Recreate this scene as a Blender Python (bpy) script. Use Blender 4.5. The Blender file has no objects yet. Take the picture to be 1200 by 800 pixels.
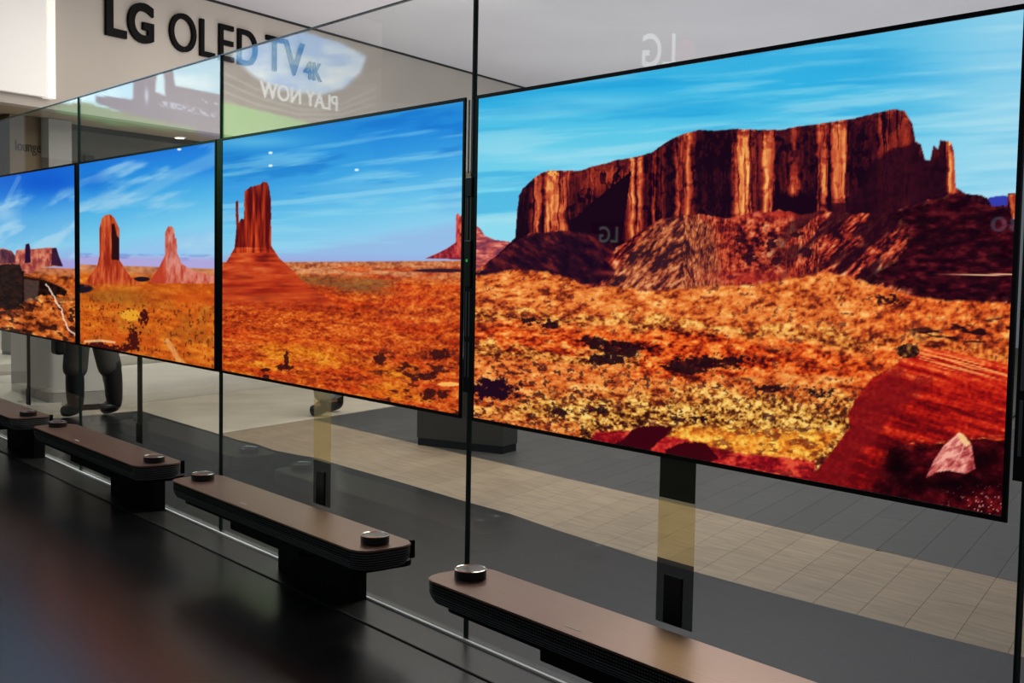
import bpy, bmesh, math, random
import numpy as np
from mathutils import Vector, Matrix
S = bpy.context.scene
COL = S.collection

# ---------------------------------------------------------------- camera, world, lights, exposure
F_PX, YAW, PITCH, ROLL = 1390.7, -0.8999, -0.0643, 0.0182
CAM = np.array([2.4296, -1.8109, 0.9821])
_f = np.array([math.sin(YAW)*math.cos(PITCH), math.cos(YAW)*math.cos(PITCH), math.sin(PITCH)])
_r0 = np.array([math.cos(YAW), -math.sin(YAW), 0.]); _u0 = np.cross(_r0, _f)
_r = math.cos(ROLL)*_r0+math.sin(ROLL)*_u0; _u = -math.sin(ROLL)*_r0+math.cos(ROLL)*_u0
cam = bpy.data.cameras.new('camera'); cam.sensor_width = 36; cam.lens = F_PX/1200*36; cam.clip_start = .05
co = bpy.data.objects.new('camera', cam); COL.objects.link(co)
M = Matrix(((_r[0], _u[0], -_f[0], CAM[0]), (_r[1], _u[1], -_f[1], CAM[1]), (_r[2], _u[2], -_f[2], CAM[2]), (0, 0, 0, 1)))
co.matrix_world = M; S.camera = co

w = bpy.data.worlds.new('hall'); S.world = w; w.use_nodes = True
w.node_tree.nodes['Background'].inputs[0].default_value = (.62, .66, .74, 1)
w.node_tree.nodes['Background'].inputs[1].default_value = .2
# directions of the hall: DD runs along the header wall, NN is the header wall's normal (towards the hall)
DD = Vector((-.36517556, .93093867, 0)); NN = Vector((.93093867, .36517556, 0))
HANG = math.atan2(DD.y, DD.x)
def P(s, n, z=0.): return DD*s+NN*n+Vector((0, 0, z))
def area(name, loc, size, power, col=(1, 1, 1), rot=(0, 0, 0), sy=None, label=None):
    l = bpy.data.lights.new(name, 'AREA'); l.energy = power; l.color = col; l.size = size
    l.shape = 'RECTANGLE'; l.size_y = sy or size
    o = bpy.data.objects.new(name, l); o.location = loc; o.rotation_euler = rot; COL.objects.link(o); return o
def aim(o, tgt):
    o.rotation_euler = (Vector(tgt)-o.location).to_track_quat('-Z', 'Y').to_euler()
a1 = area('hall_area_light', P(3.0, -.6, 2.9), 2.6, 85, (1, .95, .88), (0, 0, HANG), 1.4)
a2 = area('hall_area_light', P(4.4, -2.6, 2.9), 1.2, 30, (1, .93, .84), (0, 0, HANG), 1.2); aim(a2, P(4.0, -5.2, 1.9))
a3 = area('recess_light', P(4.6, -7.3, 2.7), 2.6, 70, (1, .95, .86), (0, 0, HANG), 1.0)
a5 = area('hall_area_light', P(3.6, -3.4, 2.9), 2.6, 34, (1, .93, .82), (0, 0, HANG), 1.6)  # added area light to brighten the dim lower left, no fitting there
a6 = area('front_fill', P(.3, -3.0, 2.9), 1.6, 34, (1, .96, .9), (0, 0, HANG), 1.6)  # unseen lamp added on the camera's side to lift surfaces facing it
# unseen upward area light, added behind the televisions to brighten the ceiling
a4 = area('ceiling_fill', P(7.5, -1.5, .7), 8.0, 190, (.96, .95, 1.0), (math.pi, 0, HANG), 7.0)
S.view_settings.view_transform = 'Standard'; S.view_settings.look = 'None'
S.view_settings.exposure = 0.0; S.view_settings.gamma = 1; S.view_settings.use_curve_mapping = False

# ---------------------------------------------------------------- materials
def mat(name, col, rough=.5, metal=0., spec=.5, noise=0., nscale=20, bump=0., stretch=(1, 1, 1), col2=None, emit=None, coat=0.):
    m = bpy.data.materials.new(name); m.use_nodes = True; nt = m.node_tree; b = nt.nodes['Principled BSDF']
    b.inputs['Base Color'].default_value = (*col, 1); b.inputs['Roughness'].default_value = rough
    b.inputs['Metallic'].default_value = metal; b.inputs['Specular IOR Level'].default_value = spec
    if coat: b.inputs['Coat Weight'].default_value = coat; b.inputs['Coat Roughness'].default_value = .1
    if emit: b.inputs['Emission Color'].default_value = (*emit[0], 1); b.inputs['Emission Strength'].default_value = emit[1]
    if noise or bump:
        tc = nt.nodes.new('ShaderNodeTexCoord'); mp = nt.nodes.new('ShaderNodeMapping'); mp.inputs['Scale'].default_value = stretch
        n = nt.nodes.new('ShaderNodeTexNoise'); n.inputs['Scale'].default_value = nscale; n.inputs['Detail'].default_value = 5
        nt.links.new(tc.outputs['Object'], mp.inputs[0]); nt.links.new(mp.outputs[0], n.inputs['Vector'])
        if noise:
            r = nt.nodes.new('ShaderNodeValToRGB'); c2 = col2 or tuple(c*(1-noise) for c in col)
            r.color_ramp.elements[0].position = .35; r.color_ramp.elements[1].position = .68
            r.color_ramp.elements[0].color = (*c2, 1); r.color_ramp.elements[1].color = (*col, 1)
            nt.links.new(n.outputs['Fac'], r.inputs[0]); nt.links.new(r.outputs[0], b.inputs['Base Color'])
        if bump:
            bp = nt.nodes.new('ShaderNodeBump'); bp.inputs['Strength'].default_value = bump; bp.inputs['Distance'].default_value = .002
            nt.links.new(n.outputs['Fac'], bp.inputs['Height']); nt.links.new(bp.outputs[0], b.inputs['Normal'])
    return m
def emission(name, col, k):
    m = bpy.data.materials.new(name); m.use_nodes = True; nt = m.node_tree; nt.nodes.clear()
    e = nt.nodes.new('ShaderNodeEmission'); e.inputs[0].default_value = (*col, 1); e.inputs[1].default_value = k
    o = nt.nodes.new('ShaderNodeOutputMaterial'); nt.links.new(e.outputs[0], o.inputs[0]); return m
def screen_mat(name, k, gloss):
    m = bpy.data.materials.new(name); m.use_nodes = True; nt = m.node_tree; nt.nodes.clear()
    at = nt.nodes.new('ShaderNodeVertexColor'); at.layer_name = 'picture'
    e = nt.nodes.new('ShaderNodeEmission'); e.inputs[1].default_value = k; nt.links.new(at.outputs[0], e.inputs[0])
    o = nt.nodes.new('ShaderNodeOutputMaterial')
    if gloss:
        g = nt.nodes.new('ShaderNodeBsdfGlossy'); g.inputs['Roughness'].default_value = .02
        fr = nt.nodes.new('ShaderNodeFresnel'); fr.inputs[0].default_value = 1.35
        mu = nt.nodes.new('ShaderNodeMath'); mu.operation = 'MULTIPLY'; mu.inputs[1].default_value = gloss
        mx = nt.nodes.new('ShaderNodeMixShader'); nt.links.new(fr.outputs[0], mu.inputs[0]); nt.links.new(mu.outputs[0], mx.inputs[0])
        nt.links.new(e.outputs[0], mx.inputs[1]); nt.links.new(g.outputs[0], mx.inputs[2]); nt.links.new(mx.outputs[0], o.inputs[0])
    else: nt.links.new(e.outputs[0], o.inputs[0])
    return m
def glass_mat():
    m = bpy.data.materials.new('clear_glass'); m.use_nodes = True; nt = m.node_tree; nt.nodes.clear()
    t = nt.nodes.new('ShaderNodeBsdfTransparent'); t.inputs[0].default_value = (.955, .975, .965, 1)
    g = nt.nodes.new('ShaderNodeBsdfGlossy'); g.inputs['Roughness'].default_value = 0.0; g.inputs[0].default_value = (.95, 1, .98, 1)
    fr = nt.nodes.new('ShaderNodeFresnel'); ge = nt.nodes.new('ShaderNodeNewGeometry')
    # a pane has air on both sides: the same reflectance entering and leaving
    mr = nt.nodes.new('ShaderNodeMapRange'); mr.inputs[3].default_value = 1.45; mr.inputs[4].default_value = 1/1.45
    nt.links.new(ge.outputs['Backfacing'], mr.inputs[0]); nt.links.new(mr.outputs[0], fr.inputs[0])
    mx = nt.nodes.new('ShaderNodeMixShader'); o = nt.nodes.new('ShaderNodeOutputMaterial')
    nt.links.new(fr.outputs[0], mx.inputs[0]); nt.links.new(t.outputs[0], mx.inputs[1]); nt.links.new(g.outputs[0], mx.inputs[2]); nt.links.new(mx.outputs[0], o.inputs[0])
    return m
def ribbon_mat(name, col, opac):
    m = bpy.data.materials.new(name); m.use_nodes = True; nt = m.node_tree; nt.nodes.clear()
    t = nt.nodes.new('ShaderNodeBsdfTransparent'); t.inputs[0].default_value = (*col, 1)
    g = nt.nodes.new('ShaderNodeBsdfPrincipled'); g.inputs['Base Color'].default_value = (*[c*.6 for c in col], 1); g.inputs['Roughness'].default_value = .3
    tl = nt.nodes.new('ShaderNodeBsdfTranslucent'); tl.inputs[0].default_value = (*[c*.8 for c in col], 1)
    m2 = nt.nodes.new('ShaderNodeMixShader'); nt.links.new(g.outputs[0], m2.inputs[1]); nt.links.new(tl.outputs[0], m2.inputs[2]); g = m2
    mx = nt.nodes.new('ShaderNodeMixShader'); mx.inputs[0].default_value = opac; o = nt.nodes.new('ShaderNodeOutputMaterial')
    nt.links.new(t.outputs[0], mx.inputs[1]); nt.links.new(g.outputs[0], mx.inputs[2]); nt.links.new(mx.outputs[0], o.inputs[0])
    return m
BLACK = mat('black_plastic', (.004, .004, .005), .35)
BEZEL = mat('black_bezel', (.0015, .0015, .002), .3, spec=.3)
STAND = mat('matt_black_stand', (.002, .002, .002), .6, spec=.15)
PLAT = mat('dark_platform', (.013, .013, .014), .24, spec=.5, noise=.25, nscale=6)
PLATB = mat('grey_platform_coat', (.017, .018, .018), .22, spec=.5, noise=.2, nscale=3)
STRIP = mat('platform_edge_strip', (.028, .029, .028), .3, noise=.2, nscale=9)
SEAM = mat('dark_seam', (.006, .006, .006), .7)
CHAN = mat('pale_aluminium', (.88, .9, .9), .5)
BARTOP = mat('brushed_brown_metal', (.34, .21, .16), .30, metal=.8, noise=.15, nscale=60, stretch=(.05, 8, 1), bump=.15)
GRILLE = mat('grille_black', (.006, .007, .008), .45, metal=.3)
RIB = mat('grille_rib', (.16, .165, .165), .4, metal=.4)
DISC = mat('disc_side', (.003, .003, .003), .35)
DISCTOP = mat('disc_top_steel', (.22, .2, .185), .25, metal=.9)
RIM = mat('polished_rim', (.6, .58, .55), .15, metal=1)
WALLM = mat('header_paint', (.50, .455, .405), .7, spec=.25, noise=.06, nscale=2)
CEILM = mat('ceiling_paint', (.62, .605, .63), .75, spec=.2, noise=.05, nscale=1.2)
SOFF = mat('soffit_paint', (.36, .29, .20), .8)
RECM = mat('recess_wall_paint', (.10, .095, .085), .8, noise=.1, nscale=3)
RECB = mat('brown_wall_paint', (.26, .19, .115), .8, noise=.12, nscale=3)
COLM = mat('column_paint', (.45, .44, .42), .7)
LETT = mat('letter_black', (.003, .003, .003), .6, spec=.1)
WHITE = mat('white_laminate', (.80, .78, .74), .45)
GREYSK = mat('grey_skirting', (.42, .41, .39), .5)
CARPET = mat('beige_floor', (.62, .55, .44), .6, noise=.2, nscale=2.5)
DAIS = mat('pale_dais', (.72, .68, .60), .5, noise=.1, nscale=2)
WOODS = [mat('pale_plank', c, .42, noise=.28, nscale=5, stretch=(1, 9, 1), bump=.05) for c in ((.40, .30, .205), (.42, .32, .22), (.375, .285, .195))]
WOODD = [mat('shaded_plank', c, .36, noise=.25, nscale=5, stretch=(1, 9, 1), bump=.05) for c in ((.085, .083, .08), (.09, .088, .084), (.08, .078, .076))]  # darker copy of the planks: shade on the far floor put into colour
GEDGE = mat('green_glass_edge', (.012, .035, .028), .25)
GLIGHT = mat('lit_glass_edge', (.30, .42, .38), .2)
GLASS = glass_mat()
AMBER = ribbon_mat('amber_ribbon', (1.0, .93, .72), .2)
SMOKE2 = ribbon_mat('smoky_ribbon_end', (.35, .36, .36), .25)
SMOKE = ribbon_mat('smoky_ribbon', (.20, .20, .17), .4)

# ---------------------------------------------------------------- helpers
def link(name, me, m=None, parent=None):
    o = bpy.data.objects.new(name, me); COL.objects.link(o)
    if parent is not None: o.parent = parent
    if m is not None:
        if isinstance(m, (list, tuple)):
            for q in m: me.materials.append(q)
        else: me.materials.append(m)
    return o
def thing(name, label, cat, loc=(0, 0, 0), rz=0., group=None):
    o = bpy.data.objects.new(name, None); COL.objects.link(o); o.location = loc; o.rotation_euler = (0, 0, rz); o.empty_display_size = .1
    return tag(o, label, cat, group)
def tag(o, label, cat, group=None):
    o['label'] = label; o['category'] = cat
    if group: o['group'] = group
    return o
def add_box(bm, lo, hi, bev=0., seg=2):
    g = bmesh.ops.create_cube(bm, size=1.)['verts']
    for v in g:
        for k in range(3): v.co[k] = lo[k]+(v.co[k]+.5)*(hi[k]-lo[k])
    if bev:
        es = list({e for v in g for e in v.link_edges})
        bmesh.ops.bevel(bm, geom=es, offset=bev, segments=seg, affect='EDGES', profile=.5)
def box(name, lo, hi, m, parent=None, bev=0., seg=2, struct=False, rz=0., loc=None):
    bm = bmesh.new(); add_box(bm, lo, hi, bev, seg); return fin(name, bm, m, parent, struct, rz, loc)
def fin(name, bm, m, parent=None, struct=False, rz=0., loc=None, smooth=False):
    me = bpy.data.meshes.new(name); bm.normal_update(); bm.to_mesh(me); bm.free()
    if smooth:
        for p in me.polygons: p.use_smooth = True
    o = link(name, me, m, parent)
    if rz: o.rotation_euler = (0, 0, rz)
    if loc is not None: o.location = loc
    if struct: o['kind'] = 'structure'
    return o
def add_prism(bm, pts, z0, z1):
    a = [bm.verts.new((x, y, z0)) for x, y in pts]; b = [bm.verts.new((x, y, z1)) for x, y in pts]
    bm.faces.new(a[::-1]); bm.faces.new(b)
    for k in range(len(pts)):
        q = (k+1) % len(pts); bm.faces.new((a[k], a[q], b[q], b[k]))
def rrect(x0, y0, x1, y1, r, n=8):
    out = []
    for cx, cy, a in ((x1-r, y0+r, -90), (x1-r, y1-r, 0), (x0+r, y1-r, 90), (x0+r, y0+r, 180)):
        for k in range(n+1):
            t = math.radians(a+90*k/n); out.append((cx+r*math.cos(t), cy+r*math.sin(t)))
    return out
def add_lathe(bm, prof, seg=40, c=(0, 0)):
    rings = [[bm.verts.new((c[0]+r*math.cos(2*math.pi*k/seg), c[1]+r*math.sin(2*math.pi*k/seg), z)) for k in range(seg)] for r, z in prof]
    for a, b in zip(rings[:-1], rings[1:]):
        for k in range(seg): bm.faces.new((a[k], a[(k+1) % seg], b[(k+1) % seg], b[k]))
    bm.faces.new(rings[0][::-1]); bm.faces.new(rings[-1])
def frame_bm(x0, z0, x1, z1, wd, y0, y1):
    bm = bmesh.new()
    add_box(bm, (x0, y0, z0), (x1, y1, z0+wd)); add_box(bm, (x0, y0, z1-wd), (x1, y1, z1))
    add_box(bm, (x0, y0, z0+wd), (x0+wd, y1, z1-wd)); add_box(bm, (x1-wd, y0, z0+wd), (x1, y1, z1-wd))
    return bm
def letter_mesh(ch, h, depth, bold=0., wide=None):
    """a capital as a mesh, left edge at x=0, baseline z=0, facing -Y, cap height h, optional width"""
    cu = bpy.data.curves.new('t', 'FONT'); cu.body = ch; cu.size = 1; cu.extrude = .04; cu.offset = bold; cu.resolution_u = 6
    o = bpy.data.objects.new('t', cu); COL.objects.link(o)
    dg = bpy.context.evaluated_depsgraph_get(); me = bpy.data.meshes.new_from_object(o.evaluated_get(dg))
    bpy.data.objects.remove(o); bpy.data.curves.remove(cu)
    v = np.empty(len(me.vertices)*3); me.vertices.foreach_get('co', v); v = v.reshape(-1, 3)
    x0, x1 = v[:, 0].min(), v[:, 0].max(); y0, y1 = v[:, 1].min(), v[:, 1].max(); z0, z1 = v[:, 2].min(), v[:, 2].max()
    s = h/(y1-y0); sx = wide/(x1-x0) if wide else s
    out = np.stack([(v[:, 0]-x0)*sx, -(v[:, 2]-z0)/(z1-z0)*depth, (v[:, 1]-y0)*s], 1)
    me.vertices.foreach_set('co', out.ravel()); me.update(); return me, (x1-x0)*sx

# picture coordinates: where a point of the panorama lies in the photograph the picture was drawn after
def pic(V):
    d = V-CAM; z = d@_f; return 600+F_PX*(d@_r)/z, 400-F_PX*(d@_u)/z
def screen_mesh(name, nx, nz, func, fn, m, parent, local=None):
    gu, gv = np.meshgrid(np.linspace(0, 1, nx+1), np.linspace(0, 1, nz+1))
    gu = gu.ravel(); gv = gv.ravel(); V = fn(gu, gv); X, Y = pic(V if local is None else local(V))
    colr = lin(func(X, Y)); n = len(gu)
    me = bpy.data.meshes.new(name)
    i = (np.arange(nz)[:, None]*(nx+1)+np.arange(nx)[None, :]).ravel()
    F = np.stack([i, i+1, i+nx+2, i+nx+1], 1)
    me.vertices.add(n); me.vertices.foreach_set('co', V.ravel())
    me.loops.add(F.size); me.loops.foreach_set('vertex_index', F.ravel().astype(np.int32))
    me.polygons.add(len(F)); me.polygons.foreach_set('loop_start', (np.arange(len(F))*4).astype(np.int32))
    me.update(calc_edges=True); me.validate()
    ca = me.color_attributes.new('picture', 'FLOAT_COLOR', 'POINT')
    ca.data.foreach_set('color', np.concatenate([colr, np.ones((n, 1))], 1).ravel())
    return link(name, me, m, parent)
# ---------------------------------------------------------------- the picture shown on the screens
def _h(i, j, s):
    n = (i.astype(np.int64)*374761393 + j.astype(np.int64)*668265263 + s*974634777) & 0xffffffff
    n = ((n ^ (n >> 13))*1274126177) & 0xffffffff
    return ((n ^ (n >> 16)) & 0xffffff)/float(0xffffff)
def vn(x, y, s):
    i = np.floor(x); j = np.floor(y); a = x-i; b = y-j
    a = a*a*(3-2*a); b = b*b*(3-2*b)
    return ((_h(i, j, s)*(1-a)+_h(i+1, j, s)*a)*(1-b) + (_h(i, j+1, s)*(1-a)+_h(i+1, j+1, s)*a)*b)
def fbm(x, y, s, o=4):
    t = 0; w = 1; W_ = 0
    for k in range(o):
        t = t+w*vn(x, y, s+k*17); W_ += w; w *= .5; x = x*2.03; y = y*2.03
    return t/W_
def ss(a, b, x):
    t = np.clip((x-a)/(b-a), 0, 1); return t*t*(3-2*t)
def rgb(*c): return np.array(c, float)
def mix(a, b, t): return a+(b-a)*np.clip(t, 0, 1)[:, None]
def ramp(t, stops):
    p = [s[0] for s in stops]
    return np.stack([np.interp(t, p, [s[1][k] for s in stops]) for k in range(3)], 1)
def pin(X, Y, P):
    m = np.zeros(X.shape, bool); n = len(P)
    for k in range(n):
        x0, y0 = P[k]; x1, y1 = P[(k+1) % n]
        if y0 == y1: continue
        c = (y0 > Y) != (y1 > Y)
        m ^= c & (X < (x1-x0)*(Y-y0)/(y1-y0)+x0)
    return m.astype(float)
def soft(X, Y, P, w=.7):
    return (pin(X, Y, P)*2+pin(X+w, Y, P)+pin(X-w, Y, P)+pin(X, Y+w, P)+pin(X, Y-w, P))/6
def clump(X, Y, B, k, sx=4.5, sy=3.):
    # ragged dark scrub: the clump's shape broken up by fine noise
    n = fbm(X/sx, Y/sy, k, 4); return ss(0, .32, np.clip(B, 0, 1)*1.15+n*1.5-1.32)*ss(.02, .15, B)
def blob(X, Y, cx, cy, rx, ry): return np.exp(-((X-cx)/rx)**2-((Y-cy)/ry)**2)
def line(X, Y, P, w):
    d = np.full(X.shape, 1e9)
    for (x0, y0), (x1, y1) in zip(P[:-1], P[1:]):
        t = np.clip(((X-x0)*(x1-x0)+(Y-y0)*(y1-y0))/((x1-x0)**2+(y1-y0)**2), 0, 1)
        d = np.minimum(d, np.hypot(X-x0-t*(x1-x0), Y-y0-t*(y1-y0)))
    return 1-ss(w*.5, w*1.3, d)
def lev(X, Y): return (Y-290.)/(X+504.)*1000        # height in the panorama (0 = eye level)

def paint4(X, Y):
    v = lev(X, Y); N = fbm
    c = ramp(Y+.03*(X-560), [(60, (62, 178, 224)), (110, (48, 176, 226)), (160, (92, 200, 232)), (230, (126, 214, 238)), (300, (150, 220, 240))])
    c = mix(c, rgb(165, 216, 238), ss(950, 1200, X)*.75)
    yc = Y+.05*(X-560); st = N(X/150, yc/13, 3, 5); c = mix(c, rgb(24, 152, 216), ss(.5, .75, st)*.42*(1-ss(900, 1180, X)*.7))
    st2 = N(X/120, yc/9+X/400, 9, 5); c = mix(c, rgb(180, 226, 240), ss(.42, .78, st2)*.48*ss(50, 200, Y+.2*(X-560)))
    c = mix(c, rgb(28, 160, 220), blob(X, Y, 800, 128, 80, 10)*.55+blob(X, Y, 1010, 80, 60, 9)*.35+blob(X, Y, 600, 122, 60, 12)*.3)
    c = mix(c, rgb(160, 222, 240), blob(X, Y, 640, 183, 70, 9)*.5+blob(X, Y, 700, 118, 90, 8)*.35)
    # distant buttes at the left edge
    far = soft(X, Y, [(555, 262), (563, 268), (568, 276), (580, 281), (596, 283), (612, 290), (612, 325), (555, 325)])
    c = mix(c, ramp(N(X/9, Y/3, 21), [(.3, (120, 52, 78)), (.55, (190, 84, 78)), (.75, (226, 140, 120))]), far)
    # blue hill at the right
    c = mix(c, rgb(52, 60, 170), soft(X, Y, [(1150, 240), (1160, 231), (1176, 229), (1186, 231), (1215, 234), (1215, 260), (1150, 260)]))
    # cliff
    wx = (N(X/5, Y/5, 31, 3)-.5)*3; wy = (N(X/6, Y/30, 33, 3)-.5)*5
    top = [(604, 278), (606, 250), (608, 230), (612, 222), (619, 215), (627, 208), (634, 203), (642, 200), (681, 200), (692, 196), (714, 190), (725, 187), (750, 183), (763, 179), (777, 169), (795, 159), (818, 152), (838, 153), (861, 151), (884, 152), (915, 152), (936, 148), (960, 145), (1000, 139), (1027, 132), (1048, 128), (1060, 130), (1069, 145), (1073, 166), (1079, 169), (1084, 187), (1090, 188), (1094, 170), (1099, 175), (1102, 164), (1114, 166), (1118, 178), (1120, 220), (1132, 227), (1150, 229), (1157, 232), (1162, 241), (1180, 241), (1181, 227), (1187, 226), (1198, 229), (1230, 232)]
    cliff = soft(X+wx*.25, Y+wx*.5, top+[(1230, 420), (540, 420), (556, 326)])
    xs = X+(N(X/14, Y/14, 41, 3)-.5)*4.5
    T = [(604, 0), (619, .02), (624, .3), (630, .75), (636, .2), (641, .75), (650, .72), (658, .8), (664, .6), (670, .15), (690, .12), (704, .1), (728, .05), (735, .3), (741, .85), (745, .5), (750, .8), (755, .15), (763, .08), (766, .6), (769, .1), (777, .3), (782, .08), (789, .06), (795, .7), (800, .35), (806, .8), (811, .3), (817, .05), (856, .03), (862, .6), (868, .9), (875, .95), (880, .5), (888, .18), (893, .35), (897, .95), (903, .8), (909, .12), (924, .15), (930, .45), (938, .15), (955, .05), (960, .65), (966, .75), (972, .25), (977, .65), (990, .75), (996, .08), (1016, .1), (1026, .14), (1032, .42), (1052, .32), (1062, .5), (1070, .3), (1076, .2), (1080, .1), (1105, .1), (1109, .5), (1113, .8), (1119, .6), (1125, .1)]
    L = np.interp(xs, [t[0] for t in T], [t[1] for t in T])
    L = L*(.62+.76*N(xs/3.2, Y/42, 43, 3))+(N(xs/2.2, Y/26, 47, 2)-.5)*.22
    L = L*1.06-ss(.58, .68, N(xs/2.3, Y/70, 45, 2))*.35*(L > .2)-ss(.52, .68, N(X/7, Y/9, 49, 4))*.22+(N(X/2.4, Y/3.5, 50, 2)-.5)*.16
    ytop = np.interp(X, [t[0] for t in top], [t[1] for t in top])
    cap = ss(16, 2, Y-ytop)
    L = L*(1-.55*cap*ss(.4, .6, N(X/5, Y/4, 51)))+cap*.20*N(X/4, Y/3, 52)
    L += .5*blob(X, Y, 712, 205, 22, 16)*(N(xs/4, Y/16, 53) > .45)+.28*blob(X, Y, 690, 225, 12, 22)*(N(xs/3, Y/22, 54) > .45)
    L += .5*blob(X, Y, 930, 222, 7, 16)
    L -= 1.0*blob(X, Y, 926, 240, 22, 10)+.9*pin(X, Y, [(668, 262), (690, 240), (740, 200), (728, 285), (668, 285)])
    shr = soft(X+wx, Y+wx, [(1020, 192), (1048, 172), (1060, 172), (1072, 166), (1082, 190), (1096, 188), (1107, 176), (1109, 224), (1125, 232), (1125, 260), (990, 262), (960, 240), (1000, 235)], 2)
    L = L*(1-.85*shr)+shr*.10*N(X/6, Y/6, 56)
    cc = ramp(L, [(0, (24, 4, 22)), (.14, (58, 12, 26)), (.3, (108, 28, 28)), (.5, (164, 56, 38)), (.72, (208, 98, 56)), (.95, (238, 162, 84)), (1.2, (252, 206, 120))])
    warm = ss(.4, .65, N(X/40, Y/18, 57)); cc = mix(cc, cc*rgb(.92, .72, .8), warm*.4)
    c = mix(c, cc, cliff)
    # talus apron
    base = [(540, 330), (600, 286), (622, 273), (664, 269), (700, 275), (718, 292), (735, 283), (748, 272), (765, 262), (778, 255), (820, 250), (852, 256), (880, 249), (916, 246), (940, 251), (965, 246), (1000, 250), (1046, 248), (1075, 238), (1120, 226), (1160, 243), (1230, 246)]
    yb = np.interp(X, [t[0] for t in base], [t[1] for t in base])+wy*.8
    tal = ss(-1, 1.5, Y-yb)*(X > 545)
    dx, dy = X*.8-Y*.6, X*.6+Y*.8
    kk = np.clip((X-800)/90, 0, 1)*np.clip((960-X)/60, 0, 1); da = X+Y*(1-.75*kk); db = Y-X*(1-kk)*.8; tn = N(da/7, db/15, 61, 4)*(1-kk)+N(X/8, Y/6, 62, 4)*kk; tn2 = N(da/3.4, db/6, 63, 3)*(1-kk)+N(X/3.4, Y/3, 64, 3)*kk; tb = N(X/30+Y/30, Y/26-X/60, 65, 3)
    t = .52+(tn-.5)*1.35+(tn2-.5)*.95+(tb-.5)*.7
    t = t-.04; ct = ramp(t, [(.12, (36, 8, 24)), (.34, (104, 24, 26)), (.5, (160, 46, 34)), (.66, (196, 78, 46)), (.85, (216, 122, 78)), (1.05, (236, 170, 120))])
    fan = soft(X, Y, [(700, 345), (745, 285), (770, 258), (812, 252), (835, 262), (850, 345)], 6)
    ct = mix(ct, ramp(t*.85+(N(da/4, db/9, 66, 3)-.5)*.7, [(.15, (54, 24, 34)), (.4, (136, 62, 42)), (.6, (184, 102, 62)), (.85, (224, 158, 104))]), fan*.8)
    # shaded folds running down to the left
    fold = ss(.50, .64, N((X*.75+Y*.75)/16, (Y-X*.8)/70, 67, 3))*ss(880, 950, X)
    ct = mix(ct, rgb(36, 6, 22), fold*.85)
    ct = mix(ct, rgb(40, 8, 24), clump(X, Y, blob(X, Y, 868, 280, 9, 7)+blob(X, Y, 905, 285, 8, 13)+blob(X, Y, 935, 275, 10, 5)+blob(X, Y, 880, 302, 9, 12)+blob(X, Y, 912, 305, 9, 7)+blob(X, Y, 945, 296, 10, 8)+blob(X, Y, 858, 325, 8, 4), 68)*.9)
    ct = mix(ct, rgb(172, 40, 36), (blob(X, Y, 905, 250, 50, 8)+blob(X, Y, 880, 325, 60, 8))*.6)
    dkR = soft(X+wx*3, Y+wx*2, [(1040, 250), (1080, 236), (1120, 224), (1230, 242), (1230, 356), (1100, 350), (1064, 342), (1040, 333), (1010, 332), (1052, 300), (1068, 270)], 5)
    ct = mix(ct, ramp(N(X/12, Y/5, 69, 4), [(.35, (22, 2, 14)), (.6, (52, 6, 20)), (.8, (96, 22, 30))]), dkR*.96)
    dkL = soft(X+wx*1.5, Y+wx*1.5, [(556, 322), (575, 306), (600, 284), (622, 273), (664, 268), (690, 246), (726, 240), (722, 292), (712, 306), (722, 318), (702, 334), (682, 333), (650, 322), (600, 316), (572, 324), (540, 326)], 2)
    ct = mix(ct, ramp(N(X/9-Y/12, Y/8, 71, 4), [(.3, (20, 4, 26)), (.55, (44, 10, 30)), (.7, (86, 22, 30)), (.85, (112, 40, 44))]), dkL*.97)
    c = mix(c, ct, tal)
    # plain
    pl = [(540, 326), (572, 321), (600, 315), (640, 318), (668, 326), (690, 336), (715, 334), (760, 340), (820, 336), (880, 334), (930, 324), (965, 318), (990, 322), (1030, 335), (1064, 345), (1100, 351), (1230, 356)]
    yp = np.interp(X, [t_[0] for t_ in pl], [t_[1] for t_ in pl])+wy
    P = ss(-1.5, 2.5, Y-yp)
    gr = Y-.0*X
    pn = N(X/22, v/6.5, 73, 4); p2 = N(X/7.5+v/8, v/3.2, 75, 4); p3 = N(X/3.4, v/2.2, 77, 2)
    t = .5+(pn-.5)*.8+(p2-.5)*.85+(p3-.5)*.45
    org = ramp(t, [(.1, (96, 30, 20)), (.3, (188, 76, 30)), (.5, (226, 118, 48)), (.7, (240, 150, 72)), (.95, (252, 192, 110))])
    red = ramp(t, [(.15, (60, 10, 14)), (.36, (150, 34, 16)), (.52, (216, 74, 22)), (.7, (238, 116, 42)), (.95, (250, 180, 90))])
    olv = ramp(t+(p3-.5)*.7, [(.12, (34, 14, 14)), (.34, (110, 60, 26)), (.48, (178, 122, 44)), (.64, (222, 168, 74)), (.9, (250, 216, 120))])
    g = org.copy()
    def band(a, b, s, e): return ss(a-s, a+s, v+(pn-.5)*26)*(1-ss(b-e, b+e, v+(pn-.5)*26))
    g = mix(g, red, band(82, 104, 4, 5)*(1-ss(1000, 1100, X)*.5)*.9)
    g = mix(g, olv, band(66, 76, 4, 4)*.5)
    g = mix(g, red, soft(X+wx*4, Y+wx*3, [(735, 405), (770, 385), (850, 392), (905, 410), (925, 428), (880, 440), (800, 446), (735, 440)], 4)*.95)
    g = mix(g, olv, ss(0, 26, v-np.interp(X, [560, 640, 720, 800, 1010], [168, 140, 132, 118, 108])+(pn-.5)*30)*(1-ss(1000, 1040, X))*.85)
    g = mix(g, org, ss(470, 490, Y-.12*(X-560))*(X < 680)*.8)
    g = mix(g, olv, band(104, 114, 3, 4)*.55*(X < 750))
    g = mix(g, red, ss(980, 1060, X)*(1-ss(410, 425, Y))*.5)
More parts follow.
